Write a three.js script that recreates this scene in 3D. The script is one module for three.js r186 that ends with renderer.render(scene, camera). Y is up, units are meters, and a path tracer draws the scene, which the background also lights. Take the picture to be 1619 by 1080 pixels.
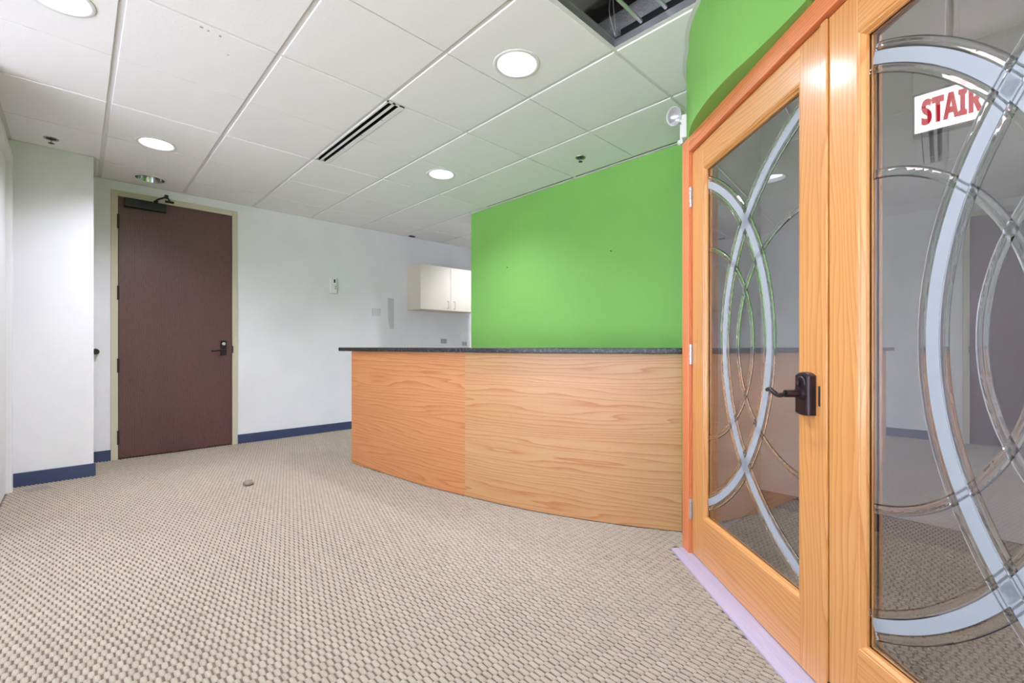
import * as THREE from 'three';
import { RectAreaLightUniformsLib } from 'three/addons/lights/RectAreaLightUniformsLib.js';
import { RoundedBoxGeometry } from 'three/addons/geometries/RoundedBoxGeometry.js';
import { mergeGeometries, mergeVertices, toCreasedNormals } from 'three/addons/utils/BufferGeometryUtils.js';
import { FontLoader } from 'three/addons/loaders/FontLoader.js';
import { TextGeometry } from 'three/addons/geometries/TextGeometry.js';
import { Brush, Evaluator, SUBTRACTION } from 'three-bvh-csg';

// ------------------------------------------------------------------ camera, exposure, lamps
RectAreaLightUniformsLib.init();
const scene = new THREE.Scene();
scene.background = new THREE.Color().setRGB(2.65, 3.05, 4.4);          // sky placed to light the room through the unseen lobby windows behind the camera
const renderer = new THREE.WebGLRenderer({ antialias: true });
renderer.toneMapping = THREE.LinearToneMapping;
renderer.toneMappingExposure = 1.06;
renderer.shadowMap.enabled = true;
const EYE = 1.035, CEIL = 2.542, DECK = 2.98;
const camera = new THREE.PerspectiveCamera(2 * Math.atan(540 / 712.35) * 180 / Math.PI, 1619 / 1080, 0.02, 60);
camera.position.set(0, EYE, 0);
camera.lookAt(-0.7195, EYE, -0.6945);
camera.setViewOffset(1619, 1080, 0, -7.7, 1619, 1080);
scene.add(camera);
const LAMP = 13.5, LAMP_COLOR = new THREE.Color(0.965, 0.95, 1.12);      // candela of a lit downlight
const CORRIDOR_LAMP = 0.3, CORRIDOR_COLOR = new THREE.Color(0.95, 0.88, 1.05);

// unseen sun along the window front, placed to light pavement that brightens the ceiling
const sun = new THREE.DirectionalLight(new THREE.Color(0.95, 0.97, 1.12), 54);
sun.position.set(7, 12, 5.2); sun.target.position.set(0, 0, 5.2); sun.castShadow = true;
Object.assign(sun.shadow.camera, { left: -16, right: 16, top: 22, bottom: -22, near: 0.1, far: 60 }); sun.shadow.mapSize.set(2048, 2048);
scene.add(sun, sun.target);

// ------------------------------------------------------------------ helpers
let seed = 7;
const rnd = () => { seed = (seed * 1664525 + 1013904223) >>> 0; return seed / 4294967296; };
const taken = new Map();
function numbered(name) { const k = taken.get(name) || 0; taken.set(name, k + 1); return k ? `${name}_${String(k).padStart(3, '0')}` : name; }
function tag(o, label, category, group, kind) {
  o.userData.label = label; o.userData.category = category;
  if (group) o.userData.group = group;
  if (kind) o.userData.kind = kind;
  return o;
}
function thing(name, label, category, group, kind) {
  const o = new THREE.Group(); o.name = numbered(name); scene.add(o);
  return tag(o, label, category, group, kind);
}
function part(name, geo, mat, parent) {
  const g = Array.isArray(geo) ? join(geo) : geo;
  const m = new THREE.Mesh(g, mat); m.name = name; m.castShadow = m.receiveShadow = true;
  parent.add(m); return m;
}
function solo(name, geo, mat, label, category, group, kind) {
  const m = part(numbered(name), geo, mat, scene); return tag(m, label, category, group, kind);
}
const struct = (name, geo, mat, label, category) => solo(name, geo, mat, label, category, null, 'structure');
function join(list) {
  return mergeGeometries(list.map(g => {
    const h = g.index ? g.toNonIndexed() : g.clone();
    for (const k of Object.keys(h.attributes)) if (!['position', 'normal', 'uv'].includes(k)) h.deleteAttribute(k);
    if (!h.attributes.uv) h.setAttribute('uv', new THREE.BufferAttribute(new Float32Array(h.attributes.position.count * 2), 2));
    return h;
  }));
}
// uv in metres; u runs along the grain axis
function grain(geo, axis = 'y', ou = 0, ov = 0) {
  const g = geo.index ? geo.toNonIndexed() : geo, p = g.attributes.position, uv = new Float32Array(p.count * 2);
  const a = new THREE.Vector3(), b = new THREE.Vector3(), c = new THREE.Vector3(), n = new THREE.Vector3();
  const ai = { x: 0, y: 1, z: 2 }[axis];
  for (let i = 0; i < p.count; i += 3) {
    a.fromBufferAttribute(p, i); b.fromBufferAttribute(p, i + 1); c.fromBufferAttribute(p, i + 2);
    n.subVectors(b, a).cross(c.clone().sub(a));
    const m = [Math.abs(n.x), Math.abs(n.y), Math.abs(n.z)];
    const d = m[0] > m[1] && m[0] > m[2] ? 0 : m[1] > m[2] ? 1 : 2;
    const rest = [0, 1, 2].filter(k => k !== d);
    let U, V;
    if (d === ai) { U = rest[0]; V = rest[1]; } else { U = ai; V = rest.find(k => k !== ai); }
    for (let k = 0; k < 3; k++) {
      const q = [p.getX(i + k), p.getY(i + k), p.getZ(i + k)];
      uv[(i + k) * 2] = q[U] + ou; uv[(i + k) * 2 + 1] = q[V] + ov;
    }
  }
  g.setAttribute('uv', new THREE.BufferAttribute(uv, 2));
  return g;
}
const box = (x0, y0, z0, x1, y1, z1) => { const g = new THREE.BoxGeometry(Math.abs(x1 - x0), Math.abs(y1 - y0), Math.abs(z1 - z0)); g.translate((x0 + x1) / 2, (y0 + y1) / 2, (z0 + z1) / 2); return g; };
const rbox = (x0, y0, z0, x1, y1, z1, r = 0.003, s = 2) => { const g = new RoundedBoxGeometry(Math.abs(x1 - x0), Math.abs(y1 - y0), Math.abs(z1 - z0), s, r); g.translate((x0 + x1) / 2, (y0 + y1) / 2, (z0 + z1) / 2); return g; };
const cyl = (r0, r1, h, n = 24, open = false) => new THREE.CylinderGeometry(r0, r1, h, n, 1, open);
const tube = (pts, r, n = 48, s = 8) => new THREE.TubeGeometry(new THREE.CatmullRomCurve3(pts.map(p => new THREE.Vector3(...p))), n, r, s, false);
const lathe = (pts, n = 40) => new THREE.LatheGeometry(pts.map(p => new THREE.Vector2(...p)), n);
// a plan outline [[x, z], ...] raised from y0 to y1
function raise(outline, y0, y1) {
  const s = new THREE.Shape(outline.map(([x, z]) => new THREE.Vector2(x, -z)));
  const g = new THREE.ExtrudeGeometry(s, { depth: y1 - y0, bevelEnabled: false });
  g.rotateX(-Math.PI / 2); g.translate(0, y0, 0); return g;
}

// ------------------------------------------------------------------ procedural textures
function hash(ix, iy, s) { let h = (ix * 374761393 + iy * 668265263 + s * 1274126177) | 0; h = Math.imul(h ^ (h >>> 13), 1274126177); return ((h ^ (h >>> 16)) >>> 0) / 4294967296; }
function pnoise(x, y, px, py, s) {                     // value noise that repeats every px, py cells
  const ix = Math.floor(x), iy = Math.floor(y), fx = x - ix, fy = y - iy, w = t => t * t * t * (t * (t * 6 - 15) + 10);
  const m = (a, p) => ((a % p) + p) % p, u = w(fx), v = w(fy);
  const a = hash(m(ix, px), m(iy, py), s), b = hash(m(ix + 1, px), m(iy, py), s), c = hash(m(ix, px), m(iy + 1, py), s), d = hash(m(ix + 1, px), m(iy + 1, py), s);
  return a + (b - a) * u + (c - a) * v + (a - b - c + d) * u * v;
}
function fbm(u, v, fx, fy, oct, s) { let t = 0, a = 0.5, n = 0; for (let k = 0; k < oct; k++) { t += a * pnoise(u * fx, v * fy, fx, fy, s + k); n += a; a /= 2; fx *= 2; fy *= 2; } return t / n; }
function makeTex(w, h, fn, srgb, ru, rv) {             // fn(u, v) -> [r, g, b] in 0..1; ru, rv: metres covered by one repeat
  const d = new Uint8Array(w * h * 4);
  for (let j = 0; j < h; j++) for (let i = 0; i < w; i++) {
    const c = fn(i / w, j / h), o = (j * w + i) * 4;
    d[o] = Math.max(0, Math.min(255, c[0] * 255)); d[o + 1] = Math.max(0, Math.min(255, c[1] * 255)); d[o + 2] = Math.max(0, Math.min(255, c[2] * 255)); d[o + 3] = 255;
  }
  const t = new THREE.DataTexture(d, w, h); t.wrapS = t.wrapT = THREE.RepeatWrapping; t.magFilter = THREE.LinearFilter; t.minFilter = THREE.LinearMipmapLinearFilter; t.generateMipmaps = true;
  if (srgb) t.colorSpace = THREE.SRGBColorSpace;
  t.repeat.set(1 / ru, 1 / rv); t.needsUpdate = true; return t;
}
const mix = (a, b, t) => a.map((x, i) => x + (b[i] - x) * t);
const rgb = (r, g, b) => [r / 255, g / 255, b / 255];
const step = (a, b, x) => { const t = Math.max(0, Math.min(1, (x - a) / (b - a))); return t * t * (3 - 2 * t); };
// flat-sawn figure: u along the grain
function woodFn({ light, mid, dark, rings, wob, wu, wv, s, pore = 0.25 }) {
  return (u, v) => {
    const f = fbm(u, v, wu, wv, 4, s) * wob, r = v * rings + f;
    const q = r - Math.floor(r), line = Math.pow(q, 2.2) * (1 - step(0.92, 1, q));
    const broad = fbm(u, v, 2, 6, 3, s + 20);
    const fib = fbm(u, v, 14, 340, 2, s + 40), por = step(0.62, 0.8, pnoise(u * 90, v * 420, 90, 420, s + 60));
    let c = mix(light, mid, Math.min(1, line * 0.95 + (broad - 0.5) * 0.5 + 0.08));
    c = mix(c, dark, Math.max(0, line - 0.45) * 0.7 + por * pore * (0.3 + line) + (fib - 0.5) * 0.22);
    return c;
  };
}
const veneerTex = makeTex(1024, 1024, woodFn({ light: rgb(232, 182, 126), mid: rgb(218, 154, 96), dark: rgb(190, 116, 62), rings: 36, wob: 7, wu: 2, wv: 7, s: 3, pore: 0.2 }), true, 3.4, 1.0);
const doorTex = makeTex(512, 1024, woodFn({ light: rgb(228, 172, 102), mid: rgb(218, 148, 76), dark: rgb(194, 116, 54), rings: 48, wob: 7, wu: 2, wv: 6, s: 11, pore: 0.1 }), true, 2.2, 0.9);
const redTex = makeTex(512, 512, woodFn({ light: rgb(222, 138, 88), mid: rgb(204, 110, 66), dark: rgb(164, 78, 46), rings: 40, wob: 5, wu: 2, wv: 6, s: 17, pore: 0.3 }), true, 1.8, 0.6);
const darkTex = makeTex(512, 1024, woodFn({ light: rgb(100, 64, 62), mid: rgb(86, 52, 52), dark: rgb(58, 34, 36), rings: 70, wob: 5, wu: 3, wv: 6, s: 23, pore: 0.7 }), true, 1.6, 0.9);
const graniteTex = makeTex(512, 512, (u, v) => {
  const a = fbm(u, v, 60, 60, 3, 71), b = pnoise(u * 110, v * 110, 110, 110, 77), c = pnoise(u * 70, v * 70, 70, 70, 79);
  let k = mix(rgb(26, 30, 30), rgb(62, 66, 64), step(0.4, 0.7, a));
  k = mix(k, rgb(128, 112, 92), step(0.74, 0.86, b)); k = mix(k, rgb(120, 126, 130), step(0.8, 0.9, c)); return k;
}, true, 0.6, 0.6);
const speckBump = makeTex(512, 512, (u, v) => { const t = 0.55 * fbm(u, v, 60, 60, 3, 91) + 0.45 * pnoise(u * 230, v * 230, 230, 230, 95); return [t, t, t]; }, false, 0.5, 0.5);
const yarnTex = makeTex(256, 256, (u, v) => { const t = 0.90 + 0.3 * (fbm(u, v, 24, 24, 3, 101) - 0.5) + 0.3 * (pnoise(u * 90, v * 90, 90, 90, 105) - 0.5); return [t, t * 0.99, t * 0.97]; }, true, 0.05, 0.05);
const yarnBump = makeTex(256, 256, (u, v) => { const t = 0.5 * pnoise(u * 60, v * 60, 60, 60, 111) + 0.5 * pnoise(u * 120, v * 120, 120, 120, 113); return [t, t, t]; }, false, 0.05, 0.05);
const concreteTex = makeTex(512, 512, (u, v) => { const a = fbm(u, v, 5, 5, 5, 131), b = step(0.55, 0.72, fbm(u, v, 3, 7, 4, 137)); const k = mix(rgb(232, 228, 220), rgb(176, 172, 164), a); return mix(k, rgb(58, 56, 52), b * 0.8); }, true, 1.4, 1.4);
const aluTex = makeTex(256, 256, (u, v) => { const a = fbm(u, v, 2, 60, 3, 141), b = step(0.72, 0.85, fbm(u, v, 20, 20, 3, 147)); return mix(mix(rgb(196, 192, 214), rgb(178, 174, 196), a), rgb(206, 178, 186), b * 0.6); }, true, 0.5, 0.12);
const veilTex = makeTex(512, 512, (u, v) => { const t = 0.97 + 0.05 * (fbm(u, v, 5, 5, 4, 151) - 0.5); return [t, t, t]; }, true, 2.2, 2.2);

const std = (o) => new THREE.MeshStandardMaterial(o);
const phys = (o) => new THREE.MeshPhysicalMaterial(o);
const M = {
  white: std({ color: 0xf1f1f3, map: veilTex, roughness: 0.75, bumpMap: speckBump, bumpScale: 0.0003 }),
  whiteTrim: std({ color: 0xe4e5e4, roughness: 0.45 }),
  green: std({ color: 0x7fbc5a, map: veilTex, roughness: 0.7, bumpMap: speckBump, bumpScale: 0.0003 }),
  tile: std({ color: 0xf0f0f0, roughness: 0.9, bumpMap: speckBump, bumpScale: 0.0006 }),
  tee: std({ color: 0xdcdcdc, roughness: 0.5 }),
  galv: std({ color: 0xa9abb0, roughness: 0.4, metalness: 0.7 }),
  navy: std({ color: 0x3a4566, roughness: 0.5 }),
  veneer: phys({ map: veneerTex, color: 0xdad8d6, roughness: 0.42, clearcoat: 0.25, clearcoatRoughness: 0.3 }),
  veneerRed: phys({ map: veneerTex, color: 0xdec8bc, roughness: 0.42, clearcoat: 0.25, clearcoatRoughness: 0.3 }),
  pine: phys({ map: doorTex, color: 0xe9e5e2, roughness: 0.4, clearcoat: 0.6, clearcoatRoughness: 0.18 }),
  casing: phys({ map: redTex, roughness: 0.4, clearcoat: 0.5, clearcoatRoughness: 0.2 }),
  darkwood: phys({ map: darkTex, roughness: 0.42, clearcoat: 0.35, clearcoatRoughness: 0.38 }),
  frame: std({ color: 0xc9c2ab, roughness: 0.5 }),
  granite: phys({ map: graniteTex, color: 0xb8b8b8, roughness: 0.3 }),
  bronze: std({ color: 0x3a3236, roughness: 0.32, metalness: 0.75 }),
  black: std({ color: 0x1c1c1e, roughness: 0.5 }),
  hinge: std({ color: 0xcfcfd2, roughness: 0.35, metalness: 0.8 }),
  hingeDark: std({ color: 0x3c3230, roughness: 0.5, metalness: 0.5 }),
  cream: std({ color: 0xd3cdbb, roughness: 0.5 }),
  plastic: std({ color: 0xe8e8e6, roughness: 0.4 }),
  grey: std({ color: 0xa8a8a8, roughness: 0.6 }),
  smear: std({ color: 0xcbccce, roughness: 0.85 }),
  slat: std({ color: 0x8b8176, roughness: 0.6 }),
  fresh: std({ color: 0xf0f1f4, roughness: 0.7 }),
  chrome: std({ color: 0xb8b8b8, roughness: 0.18, metalness: 1 }),
  alu: std({ map: aluTex, roughness: 0.45, metalness: 0.25 }),
  concrete: std({ map: concreteTex, roughness: 0.95 }),
  foil: std({ color: 0xb9bcc2, roughness: 0.4, metalness: 0.6, bumpMap: speckBump, bumpScale: 0.01 }),
  lens: std({ color: 0xffffff, emissive: LAMP_COLOR, emissiveIntensity: 2.6, roughness: 0.6 }),
  lensDim: std({ color: 0xffffff, emissive: CORRIDOR_COLOR, emissiveIntensity: 1.4, roughness: 0.6 }),
  rock: std({ color: 0x85786a, roughness: 0.95 }),
  carpetBase: std({ color: 0x66594d, roughness: 1, bumpMap: yarnBump, bumpScale: 0.002 }),
  carpetLoop: std({ color: 0xbfb4a4, roughness: 0.95, map: yarnTex, bumpMap: yarnBump, bumpScale: 0.0015 }),
  pane: phys({ color: 0xffffff, transmission: 1, thickness: 0, roughness: 0, ior: 3.5 }),
  bevel: phys({ color: 0xffffff, transmission: 1, thickness: 0.004, roughness: 0.02, ior: 1.5, attenuationColor: new THREE.Color(0.75, 0.95, 0.95), attenuationDistance: 0.05 }),
  frost: phys({ color: 0xb2bbc0, transmission: 0.35, thickness: 0, roughness: 0.95, ior: 1.45 }),
  signFace: std({ color: 0xffffff, emissive: 0xfff4f8, emissiveIntensity: 1.35, roughness: 0.5 }),
  signRed: std({ color: 0xc8283c, emissive: 0xd02840, emissiveIntensity: 0.8, roughness: 0.5 }),
  lampGlass: phys({ color: 0xffffff, transmission: 1, thickness: 0, roughness: 0.15, ior: 1.5 }),
};

// ------------------------------------------------------------------ the plan (metres; the eye stands over 0, 0)
const XL = -3.62, ZW = 3.0;                                            // unseen lobby behind the camera, shaped for its window light: side wall, window wall
const XB = -5.45, ZG = -3.22, ZL = 0.36, XP = -4.90, ZP = -0.095, ZK = -5.2;
const DOOR = { x: -0.3054, z: -1.5771, turn: -0.7348 };             // foot of the meeting line of the glazed doors
const cs = Math.cos(DOOR.turn), sn = Math.sin(DOOR.turn);
const dw = (l, n) => [DOOR.x + cs * l + sn * n, DOOR.z - sn * l + cs * n];   // along the doors, out into the room -> x, z

// floor: slab + carpet loops
struct('floor', [box(-5.7, -0.1, ZK - 0.2, 3.2, 0, ZW + 0.15)], M.carpetBase, 'taupe woven backing of the carpet across the whole floor', 'floor');
{
  const LX = 0.036, LZ = 0.023, w = 0.0395, d = 0.0178, h = 0.0068, pos = [], uv = [], idx = [];
  const av = [-1, -1, -0.82, -0.35, 0.35, 0.82, 1, 1], bv = [-1, -0.86, -0.4, 0.4, 0.86, 1], nx = av.length - 1, nz = bv.length - 1;
  for (let i = 0; i <= nx; i++) for (let j = 0; j <= nz; j++) {
    const a = av[i], b = bv[j], cap = i === 0 || i === nx;
    const y = cap ? 0 : h * (0.5 + 0.5 * (1 - Math.pow(Math.abs(a), 3))) * Math.pow(Math.max(0, 1 - Math.pow(Math.abs(b), 2.4)), 0.6);
    pos.push(a * w / 2, y - 0.0006, b * d / 2 * (1 - 0.1 * a * a)); uv.push(a * w / 2, b * d / 2);
  }
  for (let i = 0; i < nx; i++) for (let j = 0; j < nz; j++) { const o = i * (nz + 1) + j, p = o + nz + 1; idx.push(o, o + 1, p, p, o + 1, p + 1); }
  const g = new THREE.BufferGeometry(); g.setAttribute('position', new THREE.Float32BufferAttribute(pos, 3)); g.setAttribute('uv', new THREE.Float32BufferAttribute(uv, 2)); g.setIndex(idx); g.computeVertexNormals();
  const mats = [], cols = [], m4 = new THREE.Matrix4(), q = new THREE.Quaternion(), up = new THREE.Vector3(0, 1, 0);
  for (let i = 0; i * LX < 8.2; i++) {
    const x = -5.43 + i * LX;
    for (let j = 0; j * LZ < 8.14; j++) {
      const z = -5.15 + (j + (i % 2) / 2) * LZ;
      if ((z > ZL - 0.01 && (x < XL || z > ZW)) || (x < XP && z > ZP - 0.01)) continue;
      if (z < ZG - 0.14 && x > -3.4) continue;
      const l = (x - DOOR.x) * cs - (z - DOOR.z) * sn, n = (x - DOOR.x) * sn + (z - DOOR.z) * cs;
      if ((n < 0.078 && n > -0.14 && l > -1) || x > 2.98) continue;
      q.setFromAxisAngle(up, (rnd() - 0.5) * 0.09);
      m4.compose(new THREE.Vector3(x + (rnd() - 0.5) * 0.002, 0, z + (rnd() - 0.5) * 0.0018), q, new THREE.Vector3(0.95 + rnd() * 0.1, 0.8 + rnd() * 0.4, 0.95 + rnd() * 0.12));
      mats.push(m4.clone()); const k = 0.92 + rnd() * 0.1; cols.push(new THREE.Color(k, k * (0.985 + rnd() * 0.02), k * (0.96 + rnd() * 0.04)));
    }
  }
  const im = new THREE.InstancedMesh(g, M.carpetLoop, mats.length); mats.forEach((m, i) => { im.setMatrixAt(i, m); im.setColorAt(i, cols[i]); });
  im.name = 'carpet_loops'; im.castShadow = im.receiveShadow = true; scene.add(im);
  tag(im, 'beige loop carpet of raised oblong tufts covering the floor', 'carpet', null, 'stuff');
}

// walls
const W = (name, geos, mat, label) => struct(name, geos.map(g => grain(g, 'x')), mat, label, 'wall');
const D1 = { z0: -0.268, z1: -1.172, top: 2.405, fz0: -0.218, fz1: -1.222, ftop: 2.458 };
W('wall_back', [box(XB - 0.15, 0, ZK, XB, DECK, D1.z1 - 0.03), box(XB - 0.15, 0, D1.z0 + 0.03, XB, DECK, ZL), box(XB - 0.15, D1.top + 0.03, D1.z1 - 0.03, XB, DECK, D1.z0 + 0.03)], M.white, 'white painted wall around the dark wooden door');
W('wall_pillar', [box(XB, 0, ZP, XP, DECK, ZL)], M.white, 'white boxed-out wall pier beside the dark wooden door');
W('wall_left', [box(XP, 0, ZL, -4.80, DECK, ZL + 0.12), box(-4.80, 2.36, ZL, -3.80, DECK, ZL + 0.12), box(-3.80, 0, ZL, XL, DECK, ZL + 0.12), box(XL - 0.12, 0, ZL + 0.12, XL, DECK, ZW)], M.white, 'white wall with the white door frame');  // last box: side wall of the unseen lobby
W('wall_unseen_lobby', [box(XL - 0.12, 0, ZW, 3.1, 0.12, ZW + 0.15), box(XL - 0.12, 2.4, ZW, 3.1, DECK, ZW + 0.15), box(XL - 0.12, 0.12, ZW, -3.2, 2.4, ZW + 0.15), box(2.7, 0.12, ZW, 3.1, 2.4, ZW + 0.15)], M.white, 'unseen white wall behind the camera with the lobby windows that light the room');  // unseen wall behind the camera, its openings placed to let daylight in
for (let k = 0; k < 4; k++) {  // unseen windows, placed so daylight reaches ceiling and walls
  const x0 = -3.2 + k * 1.475, w = thing(`window_${k + 1}`, 'unseen tall lobby window in a grey metal frame behind the camera, placed to light the room', 'window', 'unseen lobby windows', 'structure');
  part('frame', [box(x0, 0.12, ZW + 0.04, x0 + 0.05, 2.4, ZW + 0.1), box(x0 + 1.425, 0.12, ZW + 0.04, x0 + 1.475, 2.4, ZW + 0.1), box(x0, 0.12, ZW + 0.04, x0 + 1.475, 0.17, ZW + 0.1), box(x0, 2.35, ZW + 0.04, x0 + 1.475, 2.4, ZW + 0.1)], M.galv, w);
  part('pane', [new THREE.PlaneGeometry(1.375, 2.18).translate(x0 + 0.7375, 1.26, ZW + 0.07)], M.lampGlass, w);
}
struct('ground_unseen', [box(-14, -0.2, ZW + 0.15, 14, -0.1, 26)], std({ color: 0xc9c6c0, roughness: 0.95 }), 'unseen pale pavement outside the lobby windows, placed to light the ceiling', 'ground');  // unseen pavement, placed to bounce sunlight up to the ceiling
W('wall_green', [box(-4.004, 0, ZG - 0.12, -1.06, DECK, ZG)], M.green, 'bright green painted wall behind the reception counter');
W('wall_kitchen', [box(XB, 0, ZK - 0.12, -1.0, DECK, ZK), box(-1.06, 0, ZK, -0.94, DECK, ZG - 0.12)], M.white, 'white wall closing the nook behind the green wall');
W('wall_corridor', [box(-1.06, 0, ZG - 0.12, 3.1, DECK, ZG), box(3.0, 0, ZG, 3.1, DECK, ZW + 0.15)], M.white, 'dim corridor wall seen through the glazed doors');
const curve = [[-1.30, -0.165], [-1.237, -0.125], [-1.15, -0.072], [-1.055, -0.032], [-0.956, 0.0], [-0.87, 0.036], [-0.77, 0.064], [-0.65, 0.080], [-0.53, 0.086], [-0.40, 0.079], [-0.275, 0.062], [-0.1, 0.046], [0.1, 0.042], [0.5, 0.04], [0.95, 0.04]];
const spl = new THREE.CatmullRomCurve3(curve.map(([l, n]) => new THREE.Vector3(l, 0, n))).getPoints(70).map(p => [p.x, p.z]);
const atL = (l) => { for (let i = 1; i < spl.length; i++) if (spl[i][0] >= l) { const t = (l - spl[i - 1][0]) / (spl[i][0] - spl[i - 1][0]); return spl[i - 1][1] + t * (spl[i][1] - spl[i - 1][1]); } return 0.04; };
{
  const back = -0.14, head = 2.068, LC = 0.99;
  const top = [...spl.map(([l, n]) => dw(l, n)), dw(4.43, 0.04), dw(4.43, back), dw(-1.16, back)];
  const lowL = [...spl.filter(([l]) => l < -LC).map(([l, n]) => dw(l, n)), dw(-LC, atL(-LC)), dw(-LC, back), dw(-1.16, back)];
  const lowR = [dw(LC, 0.04), dw(4.43, 0.04), dw(4.43, back), dw(LC, back)];
  W('wall_entry', [raise(top, head, CEIL + 0.02), raise(lowL, 0, head), raise(lowR, 0, head), raise([dw(-1.30, -0.165), [-1.215, -2.75], [-1.215, ZG], [-1.2, ZG], [-1.2, -2.75], dw(-1.29, -0.175)], 0, CEIL + 0.02)].map(g => toCreasedNormals(g, 0.5)), M.green, 'green curved wall bulging out above the glazed double doors');
  const e = dw(-1.30, -0.165), f = dw(-1.16, back), g = dw(-LC - 0.02, back);
  W('wall_divider', [raise([e, [-1.2, -2.75], [-1.2, ZG], [-0.99, ZG], [-0.99, -2.5], g, f], 0, DECK)], M.white, 'short dim wall between the glazed doors and the corridor wall');
  // wall angle that follows the bulge
  const ring = [], o = 0.02;
  for (const [l, n] of spl) if (l < 0.9) ring.push([l, n]);
  const outer = ring.map(([l, n], i) => { const a = ring[Math.max(0, i - 1)], b = ring[Math.min(ring.length - 1, i + 1)], dx = b[0] - a[0], dn = b[1] - a[1], k = Math.hypot(dx, dn); return dw(l - dn / k * o, n + dx / k * o); });
  struct('trim_1', [raise([...outer, ...ring.map(([l, n]) => dw(l, n - 0.004)).reverse()], CEIL - 0.006, CEIL - 0.003)], M.tee, 'white ceiling angle bent around the green curved wall', 'trim');
}

// baseboards
const bb = (name, g, label) => struct(name, g, M.navy, label, 'baseboard');
bb('baseboard_back', [rbox(XB, 0, -5.1, XB + 0.012, 0.1, D1.fz1, 0.004), rbox(XB, 0, ZP, XB + 0.012, 0.1, D1.fz0, 0.004)], 'navy rubber baseboard along the white wall with the dark door');
bb('baseboard_pillar', [rbox(XP, 0, ZP - 0.012, XP + 0.014, 0.105, ZL - 0.02, 0.004)], 'navy rubber baseboard with scuffs around the white pier');
bb('baseboard_corridor', [rbox(-0.99, 0, ZG, 2.99, 0.1, ZG + 0.012, 0.004)], 'navy baseboard of the corridor seen through the glass');
bb('baseboard_left', [rbox(-3.79, 0, ZL - 0.012, XL, 0.1, ZL, 0.004)], 'navy baseboard along the white wall with the white frame');

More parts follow.
